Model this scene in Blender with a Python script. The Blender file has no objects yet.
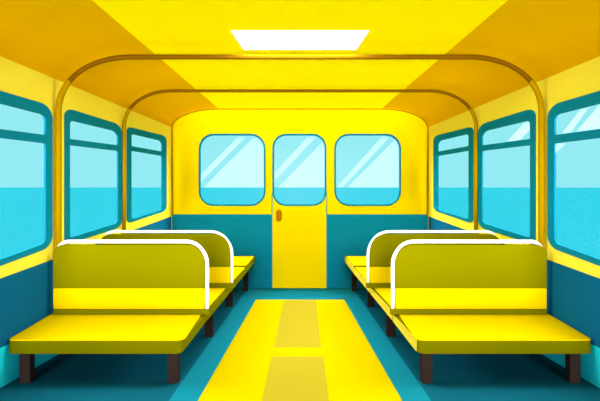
import bpy, bmesh, math
from mathutils import Vector

# ------------------------------------------------------------------ basics
C = bpy.context.scene
COL = C.collection
EYE = 1.25          # eye height of the origin used for the measurements below
F = 500.0           # focal length in px of the 600x401 frame
CX, CY = 300.0, 187.0
W = 1.65            # half width of the carriage
D0, D1 = 1.76, 6.40 # carriage from open end to bulkhead

def lin(c):
    return tuple((v/255/12.92) if v/255 <= .04045 else ((v/255+.055)/1.055)**2.4 for v in c)

MATS = {}
def mat(name, rgb, rough=.9, spec=.0, bump=0.0, scale=60):
    """rgb is linear base colour; a faint procedural grain gives real surface relief"""
    if name in MATS: return MATS[name]
    m = bpy.data.materials.new(name); m.use_nodes = True
    nt = m.node_tree; b = nt.nodes['Principled BSDF']
    b.inputs['Base Color'].default_value = (*rgb, 1)
    b.inputs['Roughness'].default_value = rough
    b.inputs['Specular IOR Level'].default_value = spec
    if bump:
        n = nt.nodes.new('ShaderNodeTexNoise'); n.inputs['Scale'].default_value = scale
        tc = nt.nodes.new('ShaderNodeTexCoord')
        nt.links.new(tc.outputs['Object'], n.inputs['Vector'])
        bp = nt.nodes.new('ShaderNodeBump'); bp.inputs['Strength'].default_value = bump
        bp.inputs['Distance'].default_value = .002
        nt.links.new(n.outputs['Fac'], bp.inputs['Height'])
        nt.links.new(bp.outputs['Normal'], b.inputs['Normal'])
    MATS[name] = m
    return m

PAL = {
    'yellow_wall': (0.56, 0.462, 0.0),
    'yellow_seat': (0.54, 0.42, 0.0),
    'yellow_mat': (0.455, 0.382, 0.0),
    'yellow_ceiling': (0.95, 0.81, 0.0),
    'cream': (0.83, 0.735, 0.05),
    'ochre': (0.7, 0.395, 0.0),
    'rail_gold': (0.24, 0.15, 0.0),
    'rail_brown': (0.115, 0.054, 0.001),
    'dado_back': (0.0024, 0.155, 0.23),
    'dado_side': (0.0038, 0.108, 0.235),
    'skirting': (0.01, 0.66, 0.8),
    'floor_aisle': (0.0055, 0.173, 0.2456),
    'floor_bench_shade': (0.0034, 0.0838, 0.1266),
    'frame_teal': (0.004, 0.19, 0.3),
    'frame_back': (0.004, 0.14, 0.19),
    'olive': (0.12, 0.124, 0.0),
    'hoop_white': (0.9, 0.9, 0.9),
    'leg': (0.0235, 0.0163, 0.0136),
    'inlay': (0.3184, 0.2735, 0.0147),
    'door_seal': (0.02, 0.2, 0.18),
    'lit_edge': (0.5118, 0.4556, 0.0271),
    'handle': (0.25, 0.11, 0.0),
    'sea': (0.0034, 0.063, 0.077),
}
GRAIN = {'yellow_seat': .05, 'olive': .05, 'floor_aisle': .05, 'floor_bench_shade': .05}
def M(k): return mat(k, PAL[k], bump=GRAIN.get(k, 0))

def link(name, me, m=None, parent=None):
    o = bpy.data.objects.new(name, me); COL.objects.link(o)
    if m: me.materials.append(m)
    if parent: o.parent = parent
    return o

def tag(o, label=None, cat=None, group=None, kind=None):
    if label: o['label'] = label
    if cat: o['category'] = cat
    if group: o['group'] = group
    if kind: o['kind'] = kind
    return o

def empty(name, loc=(0, 0, 0)):
    o = bpy.data.objects.new(name, None); COL.objects.link(o); o.location = loc
    o.empty_display_size = .1
    return o

def zz(py, d): return (CY-py)*d/F          # height relative to the eye of image row py at distance d
def xx(px, d): return (px-CX)*d/F

def finish(bm):
    bmesh.ops.recalc_face_normals(bm, faces=bm.faces)
    me = bpy.data.meshes.new('mesh'); bm.to_mesh(me); bm.free()
    return me

def flat_fill(loops):
    """2D loops (outer + holes) -> (verts2d, faces) by the curve tessellator"""
    cu = bpy.data.curves.new('tmp', 'CURVE'); cu.dimensions = '2D'; cu.fill_mode = 'BOTH'
    for lp in loops:
        s = cu.splines.new('POLY'); s.points.add(len(lp)-1); s.use_cyclic_u = True
        for p, (u, v) in zip(s.points, lp): p.co = (u, v, 0, 1)
    ob = bpy.data.objects.new('tmp', cu); COL.objects.link(ob)
    dg = bpy.context.evaluated_depsgraph_get(); dg.update()
    me = bpy.data.meshes.new_from_object(ob.evaluated_get(dg))
    vs = [(v.co.x, v.co.y) for v in me.vertices]; fs = [tuple(p.vertices) for p in me.polygons]
    bpy.data.objects.remove(ob); bpy.data.curves.remove(cu); bpy.data.meshes.remove(me)
    return vs, fs

def plate(loops, w0, w1, fn, bevel=0):
    """solid plate: 2D loops swept from w0 to w1; fn(u,v,w) -> world point relative to the eye"""
    vs, fs = flat_fill(loops)
    bm = bmesh.new()
    v = [bm.verts.new((a, b, 0)) for a, b in vs]
    for f in fs:
        try: bm.faces.new([v[i] for i in f])
        except ValueError: pass
    bmesh.ops.remove_doubles(bm, verts=bm.verts, dist=1e-6)
    res = bmesh.ops.extrude_face_region(bm, geom=bm.faces[:])
    top = set(e for e in res['geom'] if isinstance(e, bmesh.types.BMVert))
    for q in bm.verts:
        u, vv = q.co.x, q.co.y
        q.co.z = w1 if q in top else w0
    bmesh.ops.recalc_face_normals(bm, faces=bm.faces)
    if bevel:
        ed = [e for e in bm.edges if len(e.link_faces) == 2 and e.calc_face_angle(0) > 1.2
              and abs(e.verts[0].co.z-e.verts[1].co.z) < 1e-7]
        bmesh.ops.bevel(bm, geom=ed, offset=bevel, segments=2, affect='EDGES', profile=.5)
    for q in bm.verts:
        x, y, z = fn(q.co.x, q.co.y, q.co.z); q.co = (x, y, z+EYE)
    return finish(bm)

def rounded(pts, radii, n=8):
    """round the corners of a polygon"""
    out = []; k = len(pts)
    if not isinstance(radii, (list, tuple)): radii = [radii]*k
    for i, p in enumerate(pts):
        p = Vector(p); a = Vector(pts[i-1]); b = Vector(pts[(i+1) % k]); r = radii[i]
        if r <= 0: out.append(tuple(p)); continue
        ra = min(r, (a-p).length*.49); rb = min(r, (b-p).length*.49)
        s = p+(a-p).normalized()*ra; e = p+(b-p).normalized()*rb
        for j in range(n+1):
            t = j/n
            # circle-like blend (conic with weight .7)
            w = .75; den = (1-t)**2+2*w*t*(1-t)+t*t
            q = (s*(1-t)**2+p*2*w*t*(1-t)+e*t*t)/den
            out.append((q.x, q.y))
    return out

def loft(prof0, d0, prof1, d1):
    bm = bmesh.new()
    a = [bm.verts.new((x, d0, z+EYE)) for x, z in prof0]
    b = [bm.verts.new((x, d1, z+EYE)) for x, z in prof1]
    n = len(a)
    for i in range(n):
        j = (i+1) % n; bm.faces.new((a[i], a[j], b[j], b[i]))
    bm.faces.new(a); bm.faces.new(b[::-1])
    return finish(bm)

def tube(path, r, n=14):
    bm = bmesh.new(); rings = []
    P = [Vector(p) for p in path]
    for i, p in enumerate(P):
        t = (P[min(i+1, len(P)-1)]-P[max(i-1, 0)]).normalized()
        s = Vector((0, 1, 0)); u = t.cross(s).normalized()
        rings.append([bm.verts.new(p+Vector((0, 0, EYE))+(u*math.cos(2*math.pi*k/n)+s*math.sin(2*math.pi*k/n))*r) for k in range(n)])
    for a, b in zip(rings, rings[1:]):
        for k in range(n): bm.faces.new((a[k], a[(k+1) % n], b[(k+1) % n], b[k]))
    bm.faces.new(rings[0]); bm.faces.new(rings[-1][::-1])
    me = finish(bm)
    for p in me.polygons: p.use_smooth = len(p.vertices) == 4
    return me

def box(x0, x1, y0, y1, z0, z1, bev=.004):
    bm = bmesh.new(); bmesh.ops.create_cube(bm, size=1)
    for v in bm.verts:
        v.co = ((x0+x1)/2+v.co.x*(x1-x0), (y0+y1)/2+v.co.y*(y1-y0), (z0+z1)/2+v.co.z*(z1-z0)+EYE)
    if bev: bmesh.ops.bevel(bm, geom=bm.edges[:], offset=bev, segments=2, affect='EDGES')
    return finish(bm)

# ------------------------------------------------------------------ profile of the carriage
def zfloor(d): return -(.96+.052*d)
def zwall(d): return .7205+(d-2.75)*.0130       # where wall meets cove
def zceil(d): return .943+(d-2.52)*.0173        # flat ceiling
def zdado(d): return -.504+(d-2.75)*.0352       # top of the teal wainscot
XC = 1.05
def cove(d, s, off=0.0, n=14):
    out = []
    for i in range(n+1):
        a = math.pi/2*i/n
        out.append((s*(XC+(W-XC+off)*math.cos(a)), zwall(d)+(zceil(d)-zwall(d)+off)*math.sin(a)))
    return out

# ------------------------------------------------------------------ floor
TH = .05
fl = link('floor', loft([(-W, zfloor(D0)), (W, zfloor(D0)), (W, zfloor(D0)-TH), (-W, zfloor(D0)-TH)], D0,
                        [(-W, zfloor(D1)), (W, zfloor(D1)), (W, zfloor(D1)-TH), (-W, zfloor(D1)-TH)], D1))
tag(fl, 'teal vinyl carriage floor with bench shade painted along both sides', kind='structure')
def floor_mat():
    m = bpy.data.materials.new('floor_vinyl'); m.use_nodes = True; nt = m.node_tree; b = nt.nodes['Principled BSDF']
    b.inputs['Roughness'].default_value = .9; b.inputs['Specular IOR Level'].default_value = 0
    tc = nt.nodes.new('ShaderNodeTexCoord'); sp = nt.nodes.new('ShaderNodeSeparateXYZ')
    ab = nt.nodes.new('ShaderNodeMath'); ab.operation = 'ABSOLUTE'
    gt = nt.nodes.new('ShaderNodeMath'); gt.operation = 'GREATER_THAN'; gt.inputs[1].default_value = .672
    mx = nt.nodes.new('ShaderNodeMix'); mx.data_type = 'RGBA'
    mx.inputs[6].default_value = (*PAL['floor_aisle'], 1); mx.inputs[7].default_value = (*PAL['floor_bench_shade'], 1)  # darker side colour paints in the shade below the benches
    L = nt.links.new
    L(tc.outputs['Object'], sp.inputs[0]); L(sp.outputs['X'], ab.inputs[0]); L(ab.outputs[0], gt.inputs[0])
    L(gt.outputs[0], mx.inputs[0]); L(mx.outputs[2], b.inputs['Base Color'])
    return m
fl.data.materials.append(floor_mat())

# aisle runner with two paler inlays
def on_floor(h): return lambda x, d, w: (x, d, zfloor(d)+w)
run = link('aisle_runner', plate([[(-.528, 1.8), (.528, 1.8), (.486, 5.52), (-.486, 5.52)]], .0005, .005, on_floor(0)), M('yellow_mat'))
tag(run, 'long bright yellow runner laid down the middle of the aisle floor', 'runner')
def fpt(px, py):
    d = 480/(py-213.0); return (xx(px, d), d)
for q in ([(284, 300.4), (316, 300.4), (320.7, 348), (274, 348)], [(271.7, 357.7), (323.3, 357.7), (330, 412), (259.3, 412)]):
    pts = [fpt(*p) for p in q]
    o = link('inlay_panel', plate([pts], .0052, .0072, on_floor(0)), M('inlay'), run)
    o['label'] = 'pale yellow rectangular inlay'

# ------------------------------------------------------------------ ceiling
cw = .04
ce = link('ceiling', loft([(-XC, zceil(D0)), (XC, zceil(D0)), (XC, zceil(D0)+cw), (-XC, zceil(D0)+cw)], D0,
                          [(-XC, zceil(D1)), (XC, zceil(D1)), (XC, zceil(D1)+cw), (-XC, zceil(D1)+cw)], D1), M('yellow_ceiling'))
tag(ce, 'flat bright yellow ceiling strip', kind='structure')
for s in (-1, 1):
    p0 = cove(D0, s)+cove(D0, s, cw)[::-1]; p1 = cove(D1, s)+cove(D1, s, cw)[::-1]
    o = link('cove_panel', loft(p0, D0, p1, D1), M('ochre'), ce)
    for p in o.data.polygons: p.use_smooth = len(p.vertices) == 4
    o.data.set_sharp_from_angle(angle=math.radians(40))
    o['label'] = 'ochre curved cove panel'

# ------------------------------------------------------------------ side walls and windows
def wpt(px, py):                      # image point of the LEFT wall -> (distance, height) on that wall
    d = W*F/(CX-px); return (d, zz(py, d))
def wall_quad(pts, r):                # pts px quad TL,TR,BR,BL
    return [wpt(*p) for p in rounded(pts, r)]
WIN = [  # outer quad, outer radius, inner quad, inner radius, rail (left-top, right-top, thickness)
    dict(o=[(-48, 77), (51.3, 106), (51.3, 246.5), (-48, 283.5)], ro=[10, 13, 11, 10],
         i=[(-36, 94.5), (44.2, 115), (44.2, 243), (-36, 272)], ri=[8, 5, 5, 8],
         rail=[(-40, 123.9), (47, 135.3), (47, 143.7), (-40, 133.1)]),
    dict(o=[(64, 107.4), (121.4, 125.2), (121.4, 227), (64, 245)], ro=[9, 9, 8, 3],
         i=[(68.8, 120.1), (117, 131.7), (117, 222.8), (68.8, 237.5)], ri=[4, 6, 4, 2],
         rail=[(66, 138.5), (119, 145.5), (119, 151.2), (66, 144.8)]),
    dict(o=[(126.4, 126.3), (166, 136.2), (166, 210.6), (126.4, 223.8)], ro=[5, 5, 5, 5],
         i=[(130.6, 133.8), (161.3, 141), (161.3, 209.5), (130.6, 219.3)], ri=[3, 4, 3, 3],
         rail=[(128.5, 145.6), (163, 151.8), (163, 156.2), (128.5, 150.4)]),
]
def glass():
    m = bpy.data.materials.new('window_glass'); m.use_nodes = True; nt = m.node_tree
    nt.nodes.remove(nt.nodes['Principled BSDF'])
    t = nt.nodes.new('ShaderNodeBsdfTransparent'); t.inputs[0].default_value = (.985, 1, 1, 1)
    g = nt.nodes.new('ShaderNodeBsdfGlossy'); g.inputs['Roughness'].default_value = .25
    mx = nt.nodes.new('ShaderNodeMixShader'); mx.inputs[0].default_value = .004
    L = nt.links.new; L(t.outputs[0], mx.inputs[1]); L(g.outputs[0], mx.inputs[2]); L(mx.outputs[0], nt.nodes['Material Output'].inputs[0])
    return m
def glare_mat(fac):  # pale overlay that imitates glare on the panes
    m = bpy.data.materials.new('painted_glare'); m.use_nodes = True; nt = m.node_tree
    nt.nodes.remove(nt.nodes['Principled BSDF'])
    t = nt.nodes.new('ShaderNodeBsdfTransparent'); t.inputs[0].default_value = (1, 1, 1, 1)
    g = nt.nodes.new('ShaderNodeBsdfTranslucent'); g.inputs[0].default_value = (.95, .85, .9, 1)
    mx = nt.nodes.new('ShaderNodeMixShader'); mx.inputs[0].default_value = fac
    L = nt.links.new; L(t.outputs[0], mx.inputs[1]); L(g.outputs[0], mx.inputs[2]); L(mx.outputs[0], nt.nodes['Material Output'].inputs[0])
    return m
GLASS, GLAREM, GLAREB = glass(), glare_mat(.06), glare_mat(.026)

where = {-1: 'left', 1: 'right'}
ordw = ['nearest', 'middle', 'farthest']
num = 0
SIDE_GLARE = {  # painted glare streaks, as image points of the left wall, used mirrored on the right wall
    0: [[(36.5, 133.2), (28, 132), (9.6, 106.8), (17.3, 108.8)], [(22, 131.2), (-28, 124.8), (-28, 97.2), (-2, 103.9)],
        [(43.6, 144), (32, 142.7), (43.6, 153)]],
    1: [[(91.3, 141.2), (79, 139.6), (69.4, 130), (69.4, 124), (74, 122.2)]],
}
for s in (-1, 1):
    def side(u, v, w, s=s): return (s*(W+w), u, v)
    # wall shell
    outer = [(D0, zfloor(D0)-TH), (D1, zfloor(D1)-TH), (D1, zwall(D1)), (D0, zwall(D0))]
    holes = [wall_quad(w['o'], w['ro']) for w in WIN]
    wl = link('wall_'+where[s], plate([outer]+holes, 0, .02, side), M('cream'))
    tag(wl, 'pale yellow '+where[s]+' carriage wall with three windows', kind='structure')
    dd = [(D0, zfloor(D0)+.22), (D1, zfloor(D1)+.22), (D1-.0, zdado(D1)), (D0, zdado(D0))]
    o = link('wainscot_panel', plate([dd], -.004, -.0003, side), M('dado_side'), wl)
    o['label'] = 'dark teal lower wall panel'
    bb = [(D0, zfloor(D0)+.001), (D1-.01, zfloor(D1)+.001), (D1-.01, zfloor(D1)+.2195), (D0, zfloor(D0)+.2195)]
    o = link('baseboard_'+where[s], plate([bb], -.008, -.0003, side), M('skirting'))
    tag(o, 'lighter teal skirting along the foot of the '+where[s]+' wall', kind='structure')
    for k, w in enumerate(WIN):
        num += 1
        # frame ring with transom: two inner holes, above and below the rail
        I = w['i']; R = w['rail']
        def yat(edge, px):
            (x0, y0), (x1, y1) = edge; return y0+(y1-y0)*(px-x0)/(x1-x0)
        xl, xr = I[0][0], I[1][0]
        up = [I[0], I[1], (xr, yat((R[0], R[1]), xr)), (xl, yat((R[0], R[1]), xl))]
        lo = [(xl, yat((R[3], R[2]), xl)), (xr, yat((R[3], R[2]), xr)), I[2], I[3]]
        ri = w['ri']
        h1 = wall_quad(up, [ri[0], ri[1], 1, 1]); h2 = wall_quad(lo, [1, 1, ri[2], ri[3]])
        fr = link('window_%d' % num, plate([wall_quad(w['o'], w['ro']), h1, h2], -.010, .004, side, .0015), M('frame_teal'))
        tag(fr, 'teal framed %s window with a high transom in the %s wall' % (ordw[k], where[s]), kind='structure')
        for hh in (h1, h2):
            link('pane', plate([hh], -.0065, -.0025, side), GLASS, fr)
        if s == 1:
            for poly in SIDE_GLARE.get(k, []):
                o = link('glare_streak', plate([[wpt(*p) for p in poly]], -.0085, -.0072, side), GLAREM, fr)
                o['label'] = 'pale diagonal glare painted on the glass'

# ------------------------------------------------------------------ bulkhead, its windows and door
DB = D1
def bpt(px, py): return (xx(px, DB), zz(py, DB))
def back(u, v, w): return (u, DB+w, v)
def brect(x0, y0, x1, y1, r):
    return [bpt(*p) for p in rounded([(x0, y0), (x1, y0), (x1, y1), (x0, y1)], r)]
arch = [(-W, zfloor(D1)-TH)]+cove(D1, -1)+cove(D1, 1)[::-1]+[(W, zfloor(D1)-TH)]
BW = [(198.8, 133.7, 265.6, 206), (334.2, 133.7, 401, 206)]
DR = (272.2, 131, 326.6, 288.6)
doorhole = [bpt(DR[0], DR[1]), bpt(DR[2], DR[1]), bpt(DR[2], DR[3]), bpt(DR[0], DR[3])]
wb = link('wall_back', plate([arch]+[brect(*q, 15) for q in BW]+[doorhole], 0.0, .04, back), M('yellow_wall'))
tag(wb, 'bright yellow end wall with rounded top corners', kind='structure')
for x0, x1 in ((-W+.012, xx(271.5, DB)), (xx(327.3, DB), W-.012)):
    q = [(x0, zfloor(D1)+.001), (x1, zfloor(D1)+.001), (x1, zz(214.3, DB)), (x0, zz(214.3, DB))]
    o = link('wainscot_panel', plate([q], -.006, -.0003, back), M('dado_back'), wb); o['label'] = 'teal lower panel of the end wall'
# thin ochre moulding around the bulkhead
ring_in = []
def inset(pts, k):
    cx, cz = 0, .3
    return [(x*(1-k/W), cz+(z-cz)*(1-k/.7)) for x, z in pts]
a_out = [(-W+.009, zdado(D1)+.01)]+inset(cove(D1, -1), .006)+inset(cove(D1, 1), .006)[::-1]+[(W-.009, zdado(D1)+.01)]
a_in = [(-W+.030, zdado(D1)+.01)]+inset(cove(D1, -1), .020)+inset(cove(D1, 1), .020)[::-1]+[(W-.030, zdado(D1)+.01)]
tr = link('trim_1', plate([a_out+a_in[::-1]], -.008, -.0003, back), M('rail_gold'))
tag(tr, 'thin ochre moulding edging the end wall', kind='structure')

GLARES = {  # painted glare shapes for the end wall panes
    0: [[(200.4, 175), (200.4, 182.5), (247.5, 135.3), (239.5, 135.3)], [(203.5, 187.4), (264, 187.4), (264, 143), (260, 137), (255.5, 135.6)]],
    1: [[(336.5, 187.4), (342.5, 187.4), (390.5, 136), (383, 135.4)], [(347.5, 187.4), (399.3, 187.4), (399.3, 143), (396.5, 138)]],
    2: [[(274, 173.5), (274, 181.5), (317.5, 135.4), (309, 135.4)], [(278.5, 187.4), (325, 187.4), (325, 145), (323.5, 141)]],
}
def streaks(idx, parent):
    for poly in GLARES[idx]:
        o = link('glare_streak', plate([[bpt(*p) for p in poly]], -.0005, .0015, back), GLAREB, parent)
        o['label'] = 'pale diagonal glare painted on the glass'
for k, q in enumerate(BW):
    num += 1
    t = 1.7
    inner = brect(q[0]+t, q[1]+t, q[2]-t, q[3]-t, 13.5)
    fr = link('window_%d' % num, plate([brect(*q, 15), inner], -.008, .03, back, .002), M('frame_back'))
    tag(fr, 'rounded teal rimmed window %s of the door in the end wall' % ('left', 'right')[k], kind='structure')
    link('pane', plate([inner], .002, .007, back), GLASS, fr)
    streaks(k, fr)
dq = (271.8, 133.7, 327.0, 206)
t = 1.7
dwin_o = brect(272.4, 133.7, 326.4, 206, 14); dwin_i = brect(272.4+t, 133.7+t, 326.4-t, 206-t, 12.5)
dr = [bpt(DR[0]+.05, DR[1]+.05), bpt(DR[2]-.05, DR[1]+.05), bpt(DR[2]-.05, DR[3]-.05), bpt(DR[0]+.05, DR[3]-.05)]
door = link('door_1', plate([dr, dwin_o], -.0, .03, back), M('yellow_wall'))
tag(door, 'yellow connecting door with a rounded window and ochre handle', kind='structure')
o = link('window_frame', plate([dwin_o, dwin_i], -.008, .03, back, .002), M('frame_back'), door)
link('pane', plate([dwin_i], .002, .007, back), GLASS, door)
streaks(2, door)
for x0, x1 in ((271.5, 272.5), (326.3, 327.3)):
    o = link('door_seal', plate([[bpt(x0, 193), bpt(x1, 193), bpt(x1, 288.4), bpt(x0, 288.4)]], -.0075, -.0003, back), M('door_seal'), door)
    o['label'] = 'thin green seal strip'
hd = rounded([(276.2, 209.6), (281.8, 209.6), (281.8, 221.4), (276.2, 221.4)], 2.8)
o = link('handle', plate([[bpt(*p) for p in hd]], -.03, -.0003, back, .006), M('handle'), door); o['label'] = 'ochre brown pull handle'

# ------------------------------------------------------------------ ceiling light
def light_panel(d0, d1, w0, w1, label):
    def fn(x, d, w): return (x, d, zceil(d)-w)
    root = empty('ceiling_light', (0, (d0+d1)/2, zceil((d0+d1)/2)+EYE))
    def rel(me):
        for v in me.vertices: v.co -= root.location
        return me
    e = .012
    q = [(-w0, d0), (w0, d0), (w1, d1), (-w1, d1)]; qi = [(-w0+e, d0+e), (w0-e, d0+e), (w1-e, d1-e), (-w1+e, d1-e)]
    link('frame', rel(plate([q, qi], .0005, .012, fn)), M('hoop_white'), root)
    m = MATS.get('lamp')
    if not m:
        m = bpy.data.materials.new('lamp'); m.use_nodes = True; b = m.node_tree.nodes['Principled BSDF']
        b.inputs['Base Color'].default_value = (.9, .9, .9, 1)
        b.inputs['Emission Color'].default_value = (1, 1, 1, 1); b.inputs['Emission Strength'].default_value = LAMP
        MATS['lamp'] = m
    link('diffuser', rel(plate([qi], .001, .008, fn)), m, root)
    tag(root, label, 'ceiling light', )
    return root
LAMP = 38.0
light_panel(3.035, 3.455, .418, .394, 'bright white rectangular light panel set in the yellow ceiling')

# ------------------------------------------------------------------ arched grab rails
def hoop(d, xw, ztop, rx, rz, r, split, label, zb):
    root = empty('grab_rail_arch', (0, d, 0))
    def pts():
        out = []
        cz = ztop-rz; cx = xw-rx
        N = 26
        for i in range(N+1):
            a = math.pi/2*i/N; out.append((-(cx+rx*math.cos(a)**.92 if i < N else cx), cz+rz*math.sin(a)**.92))
        return out
    arc = pts()
    low = [p for p in arc if p[1] <= split]; high = [p for p in arc if p[1] > split]
    j = ((low[-1][0]+high[0][0])/2, (low[-1][1]+high[0][1])/2)
    def mk(name, path, m, lab, k=1.0):
        me = tube([(x, d, z) for x, z in path], r*k)
        for v in me.vertices: v.co -= Vector((0, d, 0))
        o = link(name, me, M(m), root); o['label'] = lab
    for s in (-1, 1):
        f = (lambda p: (p[0]*(-s), p[1]))
        mk('post', [f((-xw, zb))]+[f((-xw, zb+(arc[0][1]-zb)*t)) for t in (.3, .7)]+[f(p) for p in low]+[f(j)], 'rail_gold', 'golden upright of the rail', 1.16)
        me = box(s*xw-.02 if s < 0 else xw-.02, s*xw+.02 if s < 0 else xw+.02, -.022, .022, zb-.012, zb, .002)
        o = link('foot_plate', me, M('rail_gold'), root)
    left = [j]+high
    mk('arch', left+[(0, ztop)]+[(-x, z) for x, z in left[::-1]], 'rail_brown', 'brown arched top of the rail')
    tag(root, label, 'grab rail', 'arched grab rails across the carriage')
hoop(3.354, 1.6195, .872, .50, .37, .0168, zwall(3.354)-.02, 'brown arched grab rail spanning the carriage beside the ceiling light, larger and nearer arch', -.47)
hoop(4.63, 1.628, .890, .46, .34, .0145, zwall(4.63)-.02, 'brown arched grab rail nearer the end wall, smaller and farther arch', -.42)

# ------------------------------------------------------------------ benches
def bench(s, d0, d1, xf, xr, zt0, zt1, legs, label, back=None, th=.080, rf=.05):
    XB = [(2.79, .663, -.934), (3.3, .617, -.888), (4.1, .584, -.88), (5.2, .562, -.90), (6.2, .558, -.93)]
    def base(d, k):
        for p, q in zip(XB, XB[1:]):
            if d <= q[0] or q is XB[-1]: return p[k]+(q[k]-p[k])*(d-p[0])/(q[0]-p[0])
    """s -1 left row, +1 right row. Seat from d0 (near) to d1 (far)."""
    root = empty('bench', (s*1.1, (d0+d1)/2, zfloor((d0+d1)/2)+EYE))
    def put(name, me, m, lab=None):
        for v in me.vertices: v.co -= root.location
        o = link(name, me, M(m), root)
        if lab: o['label'] = lab
        return o
    def zt(d): return zt0+(zt1-zt0)*(d-d0)/(d1-d0)
    xo = 1.634
    def fn(x, d, w): return (s*x, d, zt(d)+w)
    plan = rounded([(xf, d0+.001), (xo, d0+.001), (xo, d1), (xr, d1)], [rf, .03 if back or d0 < 3 else .02, .01, .01])
    bx0, bx1 = base(d0, 1), base(d1, 1)
    bplan = rounded([(bx0, d0), (xo, d0), (xo, d1), (bx1, d1)], [rf*.7, .03, .01, .001])
    def fnb(x, d, w):
        zb = base(d, 2); return (s*x, d, zb+(w/th)*(zt(d)-.009-zb))
    put('seat_base', plate([bplan], 0, th, fnb, .006 if d0 < 3 else .003), 'olive', 'olive seat edge')
    put('seat_cushion', plate([plan], -.0088, 0, fn, .003), 'yellow_seat', 'bright yellow seat top')
    if s > 0:   # aisle edge of the right row painted paler, as if lit
        e0 = d0+rf*.7; n = 4
        ds = [e0+(d1-.004-e0)*i/n for i in range(n+1)]
        lx = lambda d: bx0+(bx1-bx0)*(d-d0)/(d1-d0)
        pl = [(lx(d)-.0003, d) for d in ds]+[(lx(d)-.005, d) for d in ds[::-1]]
        put('lit_edge_panel', plate([pl], .004, th-.002, fnb), 'lit_edge', 'aisle edge painted pale yellow as lit')
    for (lx, ly, lw) in legs:
        put('leg', box(s*lx-lw/2, s*lx+lw/2, ly, ly+.055, zfloor(ly)-.0015, min(base(ly, 2), base(ly+.055, 2))-.0005, .003), 'leg')
    if back:
        db, zs, zstrip, zl, ztp, zh, xl, xp, ri = back
        # zs seat line, strip top, lumbar top, panel top, hoop centre
        def fb(x, z, w): return (s*x, db+w, z)
        put('support_rail', plate([[(xp-.016, zs), (xl, zs), (xl, zstrip-.0005), (xp-.016, zstrip-.0005)]], 0, .036, fb, .002), 'olive')
        put('lumbar_cushion', plate([rounded([(xp+.014, zstrip), (xl, zstrip), (xl, zl-.0005), (xp+.014, zl-.0005)], .01)], .0, .03, fb, .003), 'yellow_seat', 'bright yellow lower back cushion')
        k = db/3.26
        put('backrest', plate([rounded([(xp+.013, zl), (xl, zl), (xl, ztp), (xp+.013, ztp)], [.004, .004, .065*k, .125*k])], -.001, .03, fb, .003), 'olive', 'olive backrest')
        r = .0122 if k < 1.1 else .0112
        path = []
        dh = db+.040
        rr = .145*k; rl = .078*k; xlf = xl-.008
        path += [(xp, zstrip-.002), (xp, (zstrip+zh)/2)]
        for i in range(13):
            a = math.pi/2*i/12; path.append((xp+rr-rr*math.cos(a), zh-rr+rr*math.sin(a)))
        for i in range(13):
            a = math.pi/2*i/12; path.append((xlf-rl+rl*math.sin(a), zh-rl+rl*math.cos(a)))
        path += [(xlf, (zs+zh)/2), (xlf, zs+.002)]
        me = tube([(s*x, db+.016, z) for x, z in path], r)
        # left upright runs behind the panel
        for v in me.vertices:
            ax = abs(v.co.x)
            t = min(1, max(0, (ax-xp-.02)/.05)); v.co.y += .026*t
        put('hoop_frame', me, 'hoop_white', 'white tubular frame around the backrest')
    tag(root, label, 'bench', 'benches along the aisle')
    return root

for s in (-1, 1):
    side_n = where[s]
    db = 3.26
    bench(s, 2.79, 3.303, .647, .650, -.852, -.8325, [(.717, 2.815, .060), (1.551, 2.815, .060)],
          'nearest bench of the %s row, broad yellow seat with white rimmed olive backrest' % side_n,
          (db, -.8325, zz(309, db), zz(288.3, db), zz(245, db), zz(242.2, db), 1.610, xx(393.3, db), 0))
    db = 4.06
    bench(s, 3.322, 4.103, .622, .607, -.8105, -.822, [(.708, 3.87, .066), (1.543, 3.87, .066)],
          'second bench of the %s row, its white rimmed olive backrest rising behind the nearest one' % side_n,
          (db, -.8205, zz(283, db), zz(267, db), zz(234, db), zz(232.1, db), 1.624, xx(368.4, db), 0), rf=.01)
    bench(s, 4.122, 5.195, .572, .572, -.7912, -.832, [(.7275, 5.1, .07), (1.543, 5.1, .07)],
          'third seat of the %s row, backless, just beyond the second backrest' % side_n, rf=.01)
    bench(s, 5.205, 6.2, .562, .570, -.813, -.856, [(.668, 6.12, .056), (1.543, 6.12, .056)],
          'farthest seat of the %s row, backless, against the end wall' % side_n, rf=.01)

# ------------------------------------------------------------------ outside: the sea
bm = bmesh.new(); R = 6000
# water ahead and to both sides, cut short so the added upward sun passes
vs = [bm.verts.new((R*math.cos(math.pi*k/48), -2+R*math.sin(math.pi*k/48), -4.0)) for k in range(49)]
bm.faces.new(vs)
sea = link('sea', finish(bm), M('sea')); tag(sea, 'flat blue sea stretching to the horizon outside the windows', kind='structure')

# ------------------------------------------------------------------ world and suns
wd = bpy.data.worlds.new('sky'); C.world = wd; wd.use_nodes = True; nt = wd.node_tree
bg = nt.nodes['Background']
SKY = lin((150, 236, 244)); REARS = .3; SIDES = 8.0; TOP = 22.0
tc = nt.nodes.new('ShaderNodeTexCoord'); sp = nt.nodes.new('ShaderNodeSeparateXYZ')
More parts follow.
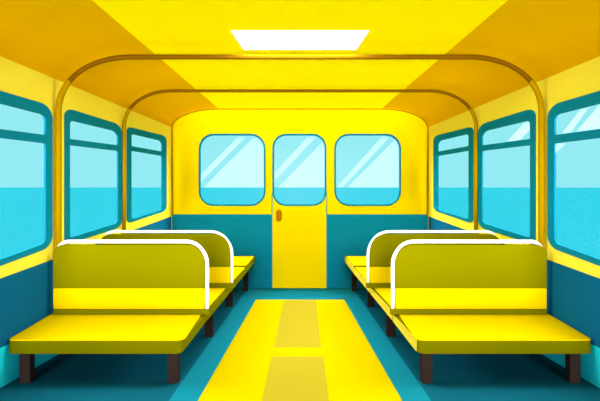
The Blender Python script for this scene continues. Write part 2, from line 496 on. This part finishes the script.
# sky: pale cyan ahead; unseen sides brightened as added fill, dim behind
ad = nt.nodes.new('ShaderNodeMath'); ad.operation = 'MULTIPLY_ADD'; ad.inputs[1].default_value = .5; ad.inputs[2].default_value = .5
rp = nt.nodes.new('ShaderNodeValToRGB'); el = rp.color_ramp.elements
el[0].position = .0; el[0].color = (REARS, REARS, REARS, 1); el[1].position = 1; el[1].color = (*SKY, 1)
for p, c in ((.35, (REARS,)*3), (.48, (SIDES, SIDES*.93, SIDES*.93)), (.66, (SIDES, SIDES*.93, SIDES*.93)), (.82, SKY)):
    e = el.new(p); e.color = (*c, 1)
L = nt.links.new
L(tc.outputs['Generated'], sp.inputs[0]); L(sp.outputs['Y'], ad.inputs[0]); L(ad.outputs[0], rp.inputs[0])
# unseen high sky ahead and overhead brightened as added fill light
def ramp(sock, a, b):
    m = nt.nodes.new('ShaderNodeMapRange'); m.interpolation_type = 'SMOOTHSTEP'
    m.inputs[1].default_value = a; m.inputs[2].default_value = b; L(sock, m.inputs[0]); return m.outputs[0]
mu = nt.nodes.new('ShaderNodeMath'); mu.operation = 'MULTIPLY'
L(ramp(sp.outputs['Z'], .22, .42), mu.inputs[0]); L(ramp(sp.outputs['Y'], -.15, .1), mu.inputs[1])
mx = nt.nodes.new('ShaderNodeMix'); mx.data_type = 'RGBA'; mx.inputs[7].default_value = (TOP, TOP*.93, TOP*.95, 1)
L(mu.outputs[0], mx.inputs[0]); L(rp.outputs[0], mx.inputs[6]); L(mx.outputs[2], bg.inputs[0])

def sun(name, direction, strength, angle=25, color=(1, 1, 1)):
    l = bpy.data.lights.new(name, 'SUN'); l.energy = strength; l.angle = math.radians(angle); l.color = color
    o = bpy.data.objects.new(name, l); COL.objects.link(o)
    o.rotation_euler = Vector(direction).to_track_quat('-Z', 'Y').to_euler()
    return o
SUNS = [((.0, 1, .26), 7.0), ((.55, 1, -.06), 1.2), ((-.55, 1, -.06), 1.2), ((0, 1, -.21), 3.6)]  # unseen suns added as fill; the first shines up at the ceiling
for i, (d, e) in enumerate(SUNS): sun('fill_sun', d, e, 16, (1, .86, .90))

# ------------------------------------------------------------------ camera and view
cam = bpy.data.cameras.new('camera'); co = bpy.data.objects.new('camera', cam); COL.objects.link(co)
co.location = (0, 0, EYE); co.rotation_euler = (math.radians(90), 0, 0)
cam.sensor_width = 36; cam.lens = 36*F/600; cam.shift_y = -(200.5-CY)/600; cam.clip_end = 10000; cam.clip_start = .05
C.camera = co
C.view_settings.view_transform = 'Standard'; C.view_settings.look = 'None'
C.view_settings.exposure = 0; C.view_settings.gamma = 1
